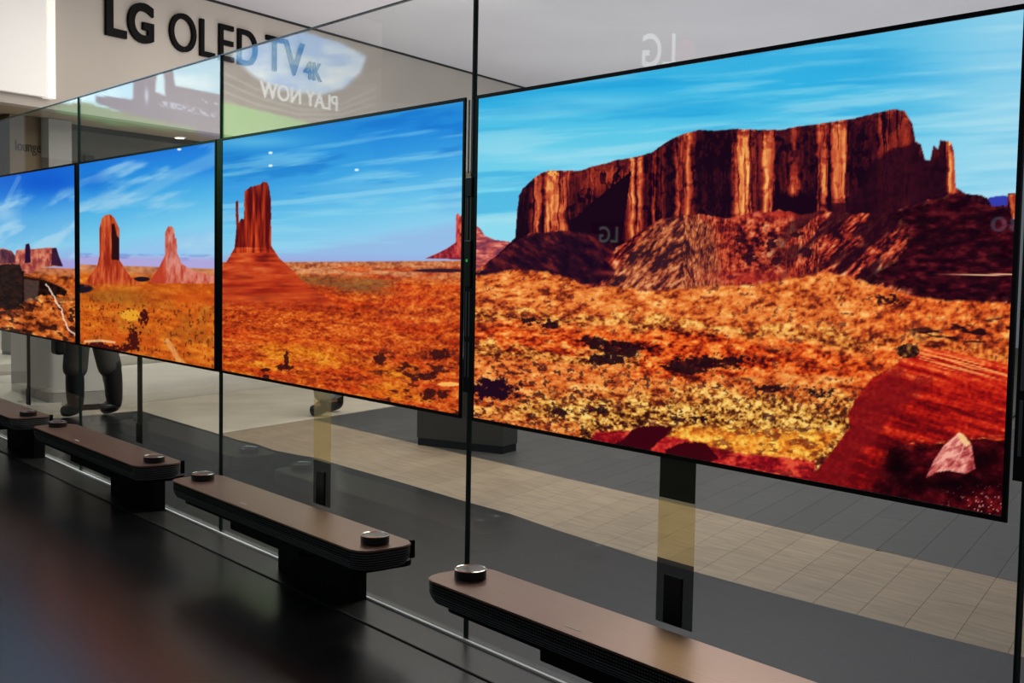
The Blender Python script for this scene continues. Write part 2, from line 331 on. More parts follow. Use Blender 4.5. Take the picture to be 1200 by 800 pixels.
    clus = blob(X, Y, 690, 398, 14, 5)+blob(X, Y, 712, 404, 20, 6)*.9+blob(X, Y, 735, 408, 40, 9)+blob(X, Y, 845, 424, 55, 10)+blob(X, Y, 710, 422, 34, 7)+blob(X, Y, 800, 432, 24, 9)+blob(X, Y, 620, 376, 12, 7)+blob(X, Y, 645, 380, 10, 7)+blob(X, Y, 900, 455, 28, 5)+blob(X, Y, 700, 480, 26, 8)*.8+blob(X, Y, 810, 490, 30, 8)*.8+blob(X, Y, 960, 460, 26, 12)*.7+blob(X, Y, 1040, 352, 30, 9)*.9+blob(X, Y, 655, 483, 14, 8)
    g = mix(g, rgb(28, 8, 18), clump(X, Y, clus, 79)*.92)
    sp = ss(.60, .70, N(X/5.5, v/3.6, 81, 3)); g = mix(g, rgb(52, 20, 22), sp*.75*band(112, 196, 8, 8)*(X < 1010))
    sp = ss(.62, .76, N(X/6+v/12, v/4, 83, 4)); g = mix(g, rgb(90, 28, 24), sp*.65)
    g = mix(g, rgb(34, 8, 16), ss(.5, .6, N(X/22, v/4, 84, 3))*soft(X, Y, [(1060, 386), (1230, 365), (1230, 400), (1090, 402)], 5)*.95)
    g = mix(g, rgb(32, 8, 26), clump(X, Y, blob(X, Y, 576, 456, 32, 14)*1.4, 85, 6, 5))
    # low foreground
    g = mix(g, ramp(t, [(.2, (214, 100, 30)), (.5, (246, 158, 46)), (.8, (255, 206, 84))]), soft(X+wx*4, Y+wx*3, [(770, 512), (800, 500), (950, 505), (990, 500), (960, 535), (900, 548), (850, 530), (780, 520)], 5)*.85)
    g = mix(g, ramp(t, [(.2, (120, 10, 22)), (.5, (184, 34, 34)), (.8, (222, 80, 50))]), soft(X+wx*2, Y+wx*2, [(692, 520), (700, 505), (745, 505), (790, 512), (820, 520), (860, 530), (955, 540), (960, 585), (820, 560), (700, 540)], 2))
    g = mix(g, rgb(58, 4, 16), soft(X+wx*1.5, Y+wx*1.5, [(715, 523), (735, 510), (745, 500), (770, 498), (789, 500), (778, 512), (762, 528), (740, 530)], 1))
    g = mix(g, rgb(58, 4, 14), soft(X+wx*1.5, Y+wx*1.5, [(778, 526), (806, 518), (828, 520), (842, 536), (820, 546), (785, 542)], 1))
    g = mix(g, rgb(70, 6, 16), ss(.55, .62, N(X/9, Y/4, 87))*soft(X, Y, [(850, 500), (1000, 500), (960, 570), (800, 560)], 4)*.5)
    c = mix(c, g, P)
    c = mix(c, rgb(226, 170, 130), line(X, Y, [(1085, 321), (1130, 321.5), (1155, 322), (1200, 321)], 1.0)*ss(1085, 1150, X))
    # rock column and ledge at the right of the ridge
    # dune
    D = [(930, 580), (944, 566), (976, 528), (996, 500), (994, 486), (1002, 468), (1023, 442), (1049, 430), (1060, 415), (1085, 407), (1114, 412), (1230, 438), (1230, 650), (920, 650)]
    dm = soft(X+wx*.6, Y+wx*.6, D, 1)
    d1 = N(X/60, (Y-X*.28)/6, 91, 4); d2 = N(X/4, Y/3.5, 93, 3)
    t = .45+(d1-.5)*1.0+(d2-.5)*.45-.0035*(Y-430)+.10*ss(1060, 1180, X)
    dc = ramp(t, [(.0, (92, 8, 14)), (.25, (150, 16, 16)), (.45, (196, 36, 20)), (.62, (222, 74, 32)), (.85, (248, 146, 74))])
    sh = soft(X+wx*3, Y+wx*3, [(940, 570), (996, 500), (990, 480), (1005, 462), (1030, 440), (1062, 428), (1056, 445), (1100, 440), (1070, 468), (1040, 490), (1030, 512), (1000, 540), (985, 600), (930, 600)], 6)
    dc = mix(dc, mix(np.broadcast_to(rgb(104, 10, 18), dc.shape).copy(), rgb(140, 22, 24), d2), sh*.85)
    rim = ss(.5, .7, N(X/70, (Y-X*.27)/3.2, 95, 3))*soft(X, Y, [(1075, 412), (1115, 414), (1230, 440), (1230, 468), (1150, 440), (1080, 428)], 4)
    dc = mix(dc, rgb(250, 160, 84), rim)
    low = soft(X+wx*3, Y+wx*2, [(1040, 524), (1100, 519), (1160, 516), (1230, 512), (1230, 650), (920, 650), (950, 590), (1010, 575), (1035, 560)], 5)
    dc = mix(dc, ramp(N(X/14, Y/9, 97, 4)+(d2-.5)*.3, [(.3, (26, 2, 8)), (.6, (66, 6, 14)), (.8, (120, 22, 24))]), low*.95)
    dc = mix(dc, rgb(12, 2, 6), np.clip(blob(X, Y, 1052, 545, 16, 22)+blob(X, Y, 1110, 566, 50, 10)+blob(X, Y, 1150, 540, 16, 20)*.7, 0, 1)*.9)
    spk = (N(X/2, Y/2, 99, 2) > .78)*ss(1080, 1150, X)*ss(560, 590, Y); dc = mix(dc, rgb(226, 150, 140), spk*.75)
    dc = mix(dc, rgb(232, 120, 60), ss(.5, .8, N(X/10, Y/3, 90))*line(X, Y, [(1062, 519), (1100, 517), (1185, 512)], 3)*.9)
    dc = mix(dc, ramp(N(X/5, Y/4, 92), [(.3, (24, 10, 16)), (.55, (70, 36, 24)), (.8, (170, 110, 50))]), blob(X, Y, 1064, 411, 15, 9) > .42)
    c = mix(c, dc, np.maximum(dm, (blob(X, Y, 1064, 411, 15, 9) > .42)*1.))
    rk = soft(X, Y, [(1085, 560), (1094, 540), (1106, 522), (1124, 506), (1131, 510), (1138, 519), (1141, 536), (1143, 549), (1132, 555), (1112, 551), (1098, 553)], .8)
    rc = ramp(.5+(N(X/6+Y/9, Y/7, 101, 4)-.5)*1.5+.25*ss(1138, 1120, X-.2*(Y-540)), [(.2, (110, 30, 40)), (.45, (170, 64, 64)), (.65, (206, 112, 104)), (.9, (240, 170, 150))])
    rc = mix(rc, rgb(250, 206, 140), soft(X, Y, [(1122, 506), (1130, 509), (1137, 520), (1132, 524), (1125, 516)], 1)*.9)
    rc = mix(rc, rgb(240, 170, 160), line(X, Y, [(1092, 545), (1108, 536), (1126, 531), (1130, 520)], 1.1)*.7)
    c = mix(c, rc, rk)
    # lit rock column at the far right of the ridge
    c = mix(c, ramp(N(X/3, Y/8, 103), [(.3, (120, 30, 24)), (.6, (206, 80, 40)), (.8, (240, 140, 80))]), soft(X, Y, [(1182, 228), (1190, 227), (1199, 229), (1200, 262), (1186, 256)], 1)*.9)
    return c

def paint3(X, Y):
    v = lev(X, Y); N = fbm
    c = ramp(Y+.16*(X-261), [(165, (34, 136, 214)), (190, (36, 138, 220)), (230, (62, 164, 228)), (270, (110, 198, 236)), (300, (140, 206, 238)), (312, (150, 190, 232))])
    c = mix(c, rgb(18, 112, 204), ss(.5, .7, N(X/90, v/22, 203, 4))*.55*(1-ss(-80, -30, v)))
    c = mix(c, rgb(150, 214, 240), ss(.5, .75, N(X/110, v/10+X/700, 205, 5))*.55*ss(-200, -100, v))
    c = mix(c, rgb(100, 186, 232), blob(X, Y, 300, 166, 60, 8)*.7+blob(X, Y, 430, 220, 80, 5)*.45+blob(X, Y, 480, 218, 80, 3)*.5)
    c = mix(c, rgb(150, 214, 240), line(X, Y, [(262, 242), (350, 236), (430, 226), (545, 214)], 3)*.55)
    c = mix(c, rgb(158, 170, 224), ss(4, 20, v)*.75)
    # ground
    hz = 21.5+(X < 360)*0
    pn = N(X/30, v/6, 211, 4); p2 = N(X/6+v/9, v/3.4, 213, 4); p3 = N(X/2.6, v/2.2, 215, 2)
    t = .49+(pn-.5)*.5+(p2-.5)*.6+(p3-.5)*.5
    g = ramp(t, [(.12, (90, 26, 18)), (.32, (160, 50, 20)), (.5, (202, 78, 24)), (.7, (226, 116, 40)), (.95, (244, 170, 84))])
    far = ramp(t, [(.2, (130, 70, 50)), (.5, (196, 112, 66)), (.8, (226, 156, 104))])
    g = mix(g, far, (1-ss(26, 46, v))*.95)
    g = mix(g, rgb(118, 84, 50), ss(34, 42, v)*(1-ss(52, 62, v))*(1-ss(440, 480, X))*.6*(.5+N(X/30, v/4, 217)))
    g = mix(g, rgb(226, 170, 120), ss(26, 30, v)*(1-ss(34, 38, v))*(X < 520)*.45)
    yel = ss(.42, .7, N(X/40, v/26, 219, 4))*ss(110, 150, v)*(1-ss(430, 540, X)*.6)
    g = mix(g, ramp(t, [(.2, (170, 70, 16)), (.5, (222, 124, 24)), (.8, (240, 166, 50))]), yel*.9)
    g = mix(g, ramp(t, [(.2, (150, 34, 14)), (.5, (206, 62, 20)), (.8, (226, 96, 30))]), ss(.5, .7, N(X/60, v/9, 221, 3))*.6)
    rdg = ss(.57, .68, N((X+v*.8)/12, (v-X*.16)/5, 223, 3))*ss(420, 500, X+.5*(Y-380))*ss(112, 135, v)
    g = mix(g, rgb(50, 14, 18), rdg*.85)
    g = mix(g, rgb(140, 38, 20), ss(.58, .8, N(X/8, v/3.4, 225, 3))*.6)
    for cx, cy, rx, ry in ((334, 430, 8, 3), (336, 422, 2.5, 9), (311, 433, 6, 2), (312, 441, 4, 3), (445, 420, 7, 6), (503, 462, 8, 6), (517, 462, 6, 4), (515, 415, 12, 5), (500, 440, 10, 4)):
        g = mix(g, rgb(54, 16, 18), clump(X, Y, blob(X, Y, cx, cy, rx*1.3, ry*1.3)*1.3, 227, 3.2, 2.6)*.9)
    g = mix(g, rgb(246, 180, 90), ss(.4, .6, blob(X, Y, 526, 450, 16, 3)))
    c = mix(c, g, ss(-1.2, 1.2, v-21.5+np.interp(X, [260, 545], [-1, 10])*.7))
    c = mix(c, rgb(46, 24, 40), ss(.35, .6, blob(X, Y, 516, 317, 36, 2.6)))
    # right butte
    rb = soft(X, Y, [(498, 303), (512, 297), (524, 291), (534, 284), (534.5, 252), (537, 249.5), (539, 254), (541, 251.5), (545, 256), (552, 258), (552, 304)], .5)
    c = mix(c, ramp(N(X/3, Y/5, 231)-.006*(Y-285), [(.25, (120, 26, 44)), (.5, (176, 52, 56)), (.8, (222, 96, 76))]), rb)
    # main butte
    wx = (N(X/4, Y/4, 233, 3)-.5)*2
    bt = soft(X+wx*.5, Y+wx*.4, [(255, 322), (262, 312), (272, 296), (275, 290), (276.8, 266), (276, 236), (279, 235), (279.8, 261), (283, 256), (286, 257), (286.5, 224), (293, 219), (305, 216), (308, 213), (313, 213.5), (315.5, 219), (317.5, 235), (317.8, 288), (327, 302), (342, 316), (363, 337), (384, 349), (400, 358), (400, 362), (255, 366)], .6)
    L = .5+(N(X/3.2, Y/40, 235, 3)-.5)*1.3*(Y < 296)+(N(X/22, Y/5, 237, 3)-.5)*.9*(Y >= 290)-.12*(Y < 290)
    L -= .25*blob(X, Y, 313, 250, 3, 40)+.12*ss(330, 352, Y)
    bc = ramp(L, [(.1, (84, 16, 20)), (.35, (146, 36, 22)), (.5, (184, 56, 28)), (.7, (210, 84, 40)), (.9, (228, 120, 66))])
    bc = mix(bc, ramp(N(X/50, Y/4, 239, 3), [(.35, (168, 40, 20)), (.65, (212, 84, 34))]), ss(300, 345, Y)*.6)
    c = mix(c, bc, bt*(1-ss(346, 368, Y+wx*3)))
    for sx, sy in ((317, 179), (317, 194), (418, 199)): c = mix(c, rgb(215, 240, 252), ss(.3, .7, blob(X, Y, sx, sy, 3, 1.8)))
    return c

def paint2(X, Y):
    v = lev(X, Y); N = fbm
    c = ramp(Y+.16*(X-97), [(190, (30, 120, 220)), (215, (44, 146, 226)), (250, (84, 182, 234)), (285, (130, 208, 240)), (304, (150, 200, 240))])
    cl = N((X+v*.12)/60, (v+X*.25)/26, 303, 5); c = mix(c, rgb(168, 214, 240), ss(.46, .74, cl)*.75)
    c = mix(c, rgb(20, 104, 214), blob(X, Y, 110, 212, 22, 14)*.6+blob(X, Y, 238, 196, 26, 9)*.35)
    c = mix(c, rgb(176, 218, 242), line(X, Y, [(150, 235), (200, 208), (254, 184)], 8)*.3)
    c = mix(c, rgb(178, 168, 222), ss(10, 22, v)*.95); c = mix(c, rgb(110, 130, 210), ss(.5, .7, N(X/20, v/6, 305))*ss(8, 14, v)*(1-ss(18, 24, v))*.5)
    pn = N(X/16, v/9, 311, 4); p2 = N(X/5, v/5, 313, 4); t = .52+(pn-.5)*.5+(p2-.5)*.5
    g = ramp(t, [(.12, (96, 36, 14)), (.32, (176, 72, 20)), (.5, (206, 94, 24)), (.72, (228, 130, 36)), (.95, (244, 170, 70))])
    g = mix(g, ramp(t, [(.2, (150, 84, 60)), (.5, (198, 128, 84)), (.8, (224, 160, 120))]), (1-ss(40, 56, v))*.9)
    g = mix(g, rgb(204, 76, 22), (blob(X, Y, 225, 350, 40, 8)+blob(X, Y, 130, 400, 40, 10))*.7)
    g = mix(g, rgb(128, 84, 32), (blob(X, Y, 140, 345, 40, 8)*.5+ss(.5, .7, N(X/22, v/16, 315, 3))*ss(70, 100, v)*.25))
    g = mix(g, rgb(236, 162, 44), ss(.35, .6, blob(X, Y, 153, 369, 15, 8)*(.7+.5*p2)))
    g = mix(g, rgb(96, 40, 20), ss(.62, .8, N(X/2.2, v/5, 317, 2))*ss(75, 110, v)*.8)
    g = mix(g, rgb(70, 20, 16), clump(X, Y, blob(X, Y, 156, 394, 9, 16)+blob(X, Y, 169, 372, 6, 12)+blob(X, Y, 130, 408, 34, 5)+blob(X, Y, 112, 402, 10, 6), 319, 3, 3))
    g = mix(g, rgb(246, 190, 120), line(X, Y, [(196, 400), (202, 408), (208, 420), (216, 428)], 3.5)*.55)
    g = mix(g, rgb(250, 200, 140), line(X, Y, [(100, 400), (118, 399), (134, 401)], 1.6)*.8)
    c = mix(c, g, ss(-1.5, 1.5, v-33))
    c = mix(c, rgb(30, 22, 34), ss(.35, .6, blob(X, Y, 166, 327, 11, 3.4)+blob(X, Y, 95, 338, 16, 6)))
    b2 = soft(X, Y, [(176, 329), (186, 314), (193, 300), (193.5, 272), (197, 265), (201, 265), (204, 268), (205, 279), (207, 279), (207.5, 296), (213, 309), (226, 317), (250, 323), (262, 326), (262, 332), (176, 332)], .5)
    c = mix(c, ramp(N(X/3, Y/9, 321)+.25*ss(196, 190, X)*(Y > 300)*-1, [(.2, (180, 62, 44)), (.45, (206, 104, 86)), (.7, (222, 138, 120))]), b2*.95)
    c = mix(c, rgb(196, 62, 34), soft(X, Y, [(176, 329), (186, 314), (194, 299), (195, 329)])*.6)
    b1 = soft(X, Y, [(98, 334), (106, 322), (114, 311), (116.5, 300), (116.5, 268), (119, 256), (123, 252), (129, 251), (134, 255), (138, 264), (140, 268), (140, 305), (146, 314), (153, 325), (166, 332), (166, 336), (98, 336)], .5)
    bc = ramp(N(X/2.6, Y/16, 323, 3), [(.25, (146, 40, 24)), (.5, (190, 68, 36)), (.75, (214, 104, 60))])
    bc = mix(bc, rgb(36, 14, 20), soft(X, Y, [(130.5, 262), (134, 262), (137, 276), (140, 280), (140, 305), (131, 304)], .6)*.95)
    c = mix(c, bc, b1*(1-ss(326, 338, Y)*.8))
    c = mix(c, rgb(235, 246, 252), ss(.3, .7, blob(X, Y, 210, 175, 3, 1.5)))
    return c

def paint1(X, Y):
    v = lev(X, Y); N = fbm
    c = ramp(Y+.16*X, [(205, (24, 104, 214)), (235, (40, 132, 224)), (262, (90, 176, 234)), (300, (140, 208, 240)), (310, (150, 190, 235))])
    c = mix(c, rgb(14, 78, 206), blob(X, Y, 55, 214, 44, 14)*.6)
    c = mix(c, rgb(170, 216, 242), ss(.44, .72, N((X+Y*.3)/30, (Y+X*.35)/16, 403, 5))*.8*ss(205, 245, Y))
    c = mix(c, rgb(190, 225, 245), (blob(X, Y, 5, 250, 16, 12)+line(X, Y, [(8, 235), (16, 220), (22, 208)], 3)*.4)*.6)
    c = mix(c, rgb(170, 160, 220), ss(16, 30, v)*(X > 66)*.9)
    pn = N(X/12, v/9, 411, 4); p2 = N(X/4, v/6, 413, 4); t = .5+(pn-.5)*.8+(p2-.5)*.8
    g = ramp(t, [(.15, (60, 22, 14)), (.35, (140, 60, 24)), (.52, (196, 90, 32)), (.75, (226, 132, 56)), (.95, (246, 180, 100))])
    g = mix(g, ramp(t, [(.2, (160, 84, 54)), (.6, (206, 124, 80))]), (1-ss(50, 64, v))*.9)
    g = mix(g, rgb(34, 12, 16), ss(.5, .66, N(X/7, v/8, 415, 3))*ss(90, 120, v)*.8)
    c = mix(c, g, ss(-1.5, 1.5, v-42))
    m = soft(X, Y, [(-60, 290), (4, 291), (14, 294), (18, 300), (19, 293), (29, 292), (30, 286), (34, 285), (36, 292), (58, 290), (66, 290), (69, 300), (74, 312), (50, 313), (36, 320), (20, 322), (-60, 324)], .5)
    mc = ramp(N(X/4, Y/6, 421), [(.3, (150, 60, 60)), (.6, (206, 112, 88)), (.8, (226, 150, 120))])
    mc = mix(mc, rgb(40, 18, 50), soft(X, Y, [(30, 286), (35, 285), (36, 308), (29, 308)])+soft(X, Y, [(61, 291), (67, 290), (74, 312), (60, 311)])*.9+soft(X, Y, [(-60, 290), (13, 293), (18, 302), (18, 308), (-60, 312)])*.75*N(X/3, Y/9, 423)*1.6)
    c = mix(c, mc, m)
    dk = soft(X+(p2-.5)*8, Y+(p2-.5)*6, [(-80, 308), (24, 309), (28, 324), (50, 327), (72, 336), (80, 342), (76, 347), (50, 346), (28, 352), (26, 360), (-80, 364)], 1)
    c = mix(c, ramp(p2, [(.3, (14, 6, 8)), (.7, (40, 18, 16))]), dk*.96)
    c = mix(c, rgb(110, 92, 84), soft(X, Y, [(28, 327), (46, 329), (44, 352), (28, 354)], 1)*.5)  # grey reflection on this screen, put into the picture's colour
    c = mix(c, rgb(250, 226, 206), line(X+(p2-.5)*3, Y, [(54, 333), (60, 341), (66, 354), (72, 362), (75, 374), (80, 386), (92, 394)], 1.0)*.85)
    c = mix(c, rgb(40, 14, 12), ss(.35, .6, ss(384, 396, Y-X*.16)*(.3+p2)))
    return c
def lin(c):
    c = np.clip(c/255., 0, 1); return np.where(c < .04045, c/12.92, ((c+.055)/1.055)**2.4)

# ================================================================ large structure
ZG = .583                       # height of the screens' lower edge above the platform
PITCHX = 1.449+.0461            # spacing of the television places along the glass wall
TW, TH = 1.449, .823
JX = [-.023-PITCHX*k for k in range(-2, 4)]          # joints of the glass wall
# platform on both sides of the glass; its rear edge runs parallel to the glass with a slightly uneven coat
edge = [(-5.03, 1.055), (-4.45, 1.046), (-3.94, 1.04), (-3.55, 1.03), (-3.36, 1.05), (-3.12, 1.03), (-2.92, 1.065), (-2.78, 1.10), (-2.54, 1.09), (-2.08, 1.09), (-1.49, 1.077), (-1.2, 1.08), (-.9, 1.048), (-.37, 1.017), (.125, 1.035), (.68, 1.071), (.91, 1.093), (1.6, 1.12), (5, 1.12)]
bm = bmesh.new(); add_prism(bm, [(5, .004)]+edge[::-1]+[(-4.92, .5), (-5.2, .004)], -.03, 0)
fin('floor_platform_rear', bm, PLATB, struct=True)
box('floor_platform_front', (-12, -6, -.03), (5, .004, 0), PLAT, struct=True)
box('trim_1', (-6.2, -.135, 0), (3.2, -.0156, .003), STRIP, struct=True)
box('trim_2', (-6.2, -.139, 0), (3.2, -.135, .0034), SEAM, struct=True)
fl = box('floor', (-14, -12, -.07), (9, 14, -.045), mat('screed', (.16, .145, .12), .6), struct=True)
# planks of the floor behind, running along DD
def clip(poly, a, b, c):        # keep a*x+b*y+c >= 0
    out = []
    for k in range(len(poly)):
        p, q = poly[k], poly[(k+1) % len(poly)]; fp = a*p[0]+b*p[1]+c; fq = a*q[0]+b*q[1]+c
        if fp >= 0: out.append(p)
        if (fp >= 0) != (fq >= 0):
            t = fp/(fp-fq); out.append((p[0]+t*(q[0]-p[0]), p[1]+t*(q[1]-p[1])))
    return out
random.seed(4)
PW = .145
for kn in range(-23, 15):
    n0 = kn*PW+.035; s = -1.2+random.random()*1.3
    if n0 < -3.32: continue
    while s < 7.0:
        L = 1.5+random.random()*.5
        q = [P(a, b)[:2] for a, b in ((s+.0006, n0+.0006), (s+L-.0006, n0+.0006), (s+L-.0006, n0+PW-.0006), (s+.0006, n0+PW-.0006))]
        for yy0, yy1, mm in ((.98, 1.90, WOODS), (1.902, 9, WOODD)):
            c = clip(clip(q, 0, 1, -yy0), 0, -1, yy1)
            if len(c) >= 3 and max(p[0] for p in c) > -5.2 and min(p[0] for p in c) < 3.2 and min(p[1] for p in c) < 5.5:
                a = sum(c[k][0]*c[(k+1) % len(c)][1]-c[(k+1) % len(c)][0]*c[k][1] for k in range(len(c)))/2
                if abs(a) < .0003: continue
                if a < 0: c = c[::-1]
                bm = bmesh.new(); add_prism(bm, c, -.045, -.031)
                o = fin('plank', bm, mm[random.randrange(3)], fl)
        s += L
# beige floor and two low pale steps to the left of the planks
def slab(name, s0, s1, n0, n1, z0, z1, m, parent=None, bev=0.):
    bm = bmesh.new(); add_box(bm, (s0, -n1, z0), (s1, -n0, z1), bev)
    return fin(name, bm, m, parent, True, HANG)      # local x = DD, local y = -NN
slab('floor_beige', -3, 11, -4.78, -3.31, -.044, -.028, CARPET)
slab('floor_dais', 1.5, 11, -6.6, -4.80, -.044, .035, DAIS)
slab('floor_dais_upper', 2.9, 11, -8.4, -6.62, -.044, .12, DAIS)
# header wall with the lettering, its soffit, the recess behind and the ceiling
FN = -5.178
slab('wall_header', 2.25, 16, FN-.12, FN, 1.975, 2.983, WALLM)
slab('ceiling', -8, 16, -12, 7, 3.0, 3.1, CEILM)
slab('trim_3', 2.25, 16, FN-.10, FN+.012, 2.983, 3.0, SEAM)
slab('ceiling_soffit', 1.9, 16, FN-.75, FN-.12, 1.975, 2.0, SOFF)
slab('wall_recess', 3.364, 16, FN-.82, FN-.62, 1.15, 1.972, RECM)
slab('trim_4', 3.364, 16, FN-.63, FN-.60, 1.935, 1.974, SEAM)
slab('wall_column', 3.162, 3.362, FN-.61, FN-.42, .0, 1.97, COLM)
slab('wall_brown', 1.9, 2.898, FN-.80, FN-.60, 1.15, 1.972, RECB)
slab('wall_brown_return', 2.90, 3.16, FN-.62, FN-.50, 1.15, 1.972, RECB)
slab('wall_low', .6, 16, FN-2.9, FN-2.8, 0, 1.0, WHITE)

# ================================================================ glass wall
def pane(k, x0, x1, label):
    t = thing('glass_pane', label, 'glass panel', ((x0+x1)/2, 0, 0), 0, None)
    hw = (x1-x0)/2-.003; top = ZG+1.113
    box('glass', (-hw, -.0022, .002), (hw, .0022, top), GLASS, t)
    box('polished_edge', (-hw-.0025, -.006, .002), (-hw, .006, top), GEDGE, t)
    box('polished_edge', (hw, -.006, .002), (hw+.0025, .006, top), GEDGE, t)
    box('polished_edge', (-hw, -.005, top), (hw, .005, top+.004), GEDGE, t)
labs = ['clear glass pane at the right border, past the mesa screen', 'clear glass pane carrying the nearest screen, the one with the long mesa', 'clear glass pane carrying the second screen, with the tall butte and thin spire',
        'clear glass pane carrying the third screen, with two slim buttes', 'clear glass pane carrying the farthest screen, cut by the left border']
for k in range(5): pane(k, JX[k+1], JX[k], labs[k])
ch = box('floor_channel', (-6.2, -.0155, .0), (3.2, -.0065, .009), CHAN); tag(ch, 'thin pale metal channel on the platform along the foot of the glass wall', 'floor strip')

# ================================================================ televisions
SCR = screen_mat('screen_picture', 1.0, .35)
tvl = ['nearest television, showing the long red mesa above a stony plain', 'television showing a tall red butte beside a thin spire, second from the right',
       'television showing two slim separate buttes, third from the right', 'farthest television, showing a low mesa and a pale winding road, at the left border']
res = [(700, 440), (420, 400), (330, 360), (240, 260)]
for k in range(4):
    x0 = -PITCHX*k
    t = thing('television', tvl[k], 'television', (x0+TW/2, 0, ZG), 0, 'televisions hung on the glass wall')
    fin('bezel', frame_bm(-TW/2, 0, TW/2, TH, .0085, -.0125, -.0068), BEZEL, t)
    box('back_panel', (-TW/2+.009, -.0095, .009), (TW/2-.009, -.0068, TH-.009), BEZEL, t)
    x_off = x0+TW/2
    def fn(u, v, x_off=x_off):
        return np.stack([(u-.5)*(TW-.018), np.full(u.shape, -.0104), .009+v*(TH-.018)], 1)
    screen_mesh('screen', res[k][0], res[k][1], (paint4, paint3, paint2, paint1)[k], fn, SCR, t, local=lambda V, x=x_off: V+np.array([x, 0, ZG]))
    cm = AMBER if k < 2 else SMOKE
    ribw = .052 if k < 2 else .026
    if k == 0: box('ribbon_dark_piece', (-.05, -.0112, -.085), (.05, -.0082, .0), SMOKE, t)  # added smoky piece: the film's dark look over dim floor, as colour
    rb = box('ribbon_cable', (-ribw, -.0102, -.215 if k < 2 else -.25), (ribw, -.0088, -.086 if k == 0 else .0), cm, t)
    box('ribbon_end', (-ribw, -.0106, -.352), (ribw, -.0086, -.2155 if k < 2 else -.2505), SMOKE2 if k < 2 else SMOKE, t)
    box('cable_plug', (-.026, -.017, -.35), (.026, -.0108, -.245 if k < 2 else -.27), BLACK, t, .002)

# ---- uprights that close the joints between the televisions
up = [(0, 'black joint profile at the right border beside the mesa screen'), (1, 'black joint profile with a small green light, left of the mesa screen'),
      (2, 'black joint profile between the tall butte screen and the two-butte screen'), (3, 'black joint profile between the two farthest screens')]
for q, lb in up:
    x = JX[q+1]
    t = thing('joint_profile', lb, 'profile', (x, 0, ZG), 0, None)
    wd = .0165 if q < 2 else .0185
    box('strip', (-wd, -.0105, .07 if q < 2 else 0), (wd, -.0068, .62 if q < 2 else TH), BEZEL, t)
    if q < 2:
        for z0, z1 in ((.63, .815), (.46, .60), (.11, .2), (.215, .33)):
            for sx in (-.0095, .0035): box('slot', (sx, -.0118, z0), (sx+.006, -.0106, z1), mat('slot_grey', (.16, .17, .175), .3, metal=.6), t)
        box('clip', (-.014, -.016, .34), (.014, -.0106, .46), BLACK, t, .002)
        box('clip', (-.014, -.015, .57), (.014, -.0106, .62), BLACK, t, .002)
        box('indicator_light', (-.003, -.0175, .405), (.003, -.0161, .412), emission('green_led', (.05, .5, .12), .6), t)

# ================================================================ soundbars and their stands
def ring_mesh(bm, pts, z0, z1, t):
    """a thin band that follows the outline pts, t thick outwards"""
    n = len(pts); c = Vector((sum(p[0] for p in pts)/n, sum(p[1] for p in pts)/n))
    inn = [bm.verts.new((x, y, z)) for z in (z0, z1) for x, y in pts]
    out = []
    for z in (z0, z1):
        for k in range(n):
            p0, p1 = Vector(pts[k-1]), Vector(pts[(k+1) % n]); d = (p1-p0).normalized(); nn = Vector((d.y, -d.x))
            out.append(bm.verts.new((pts[k][0]+nn.x*t, pts[k][1]+nn.y*t, z)))
    for k in range(n):
        q = (k+1) % n
        bm.faces.new((out[k], out[q], out[n+q], out[n+k])); bm.faces.new((inn[k], out[k], out[n+k], inn[n+k])[::-1] if False else (inn[n+k], inn[n+q], out[n+q], out[n+k]))
        bm.faces.new((inn[k], out[k], out[q], inn[q]))
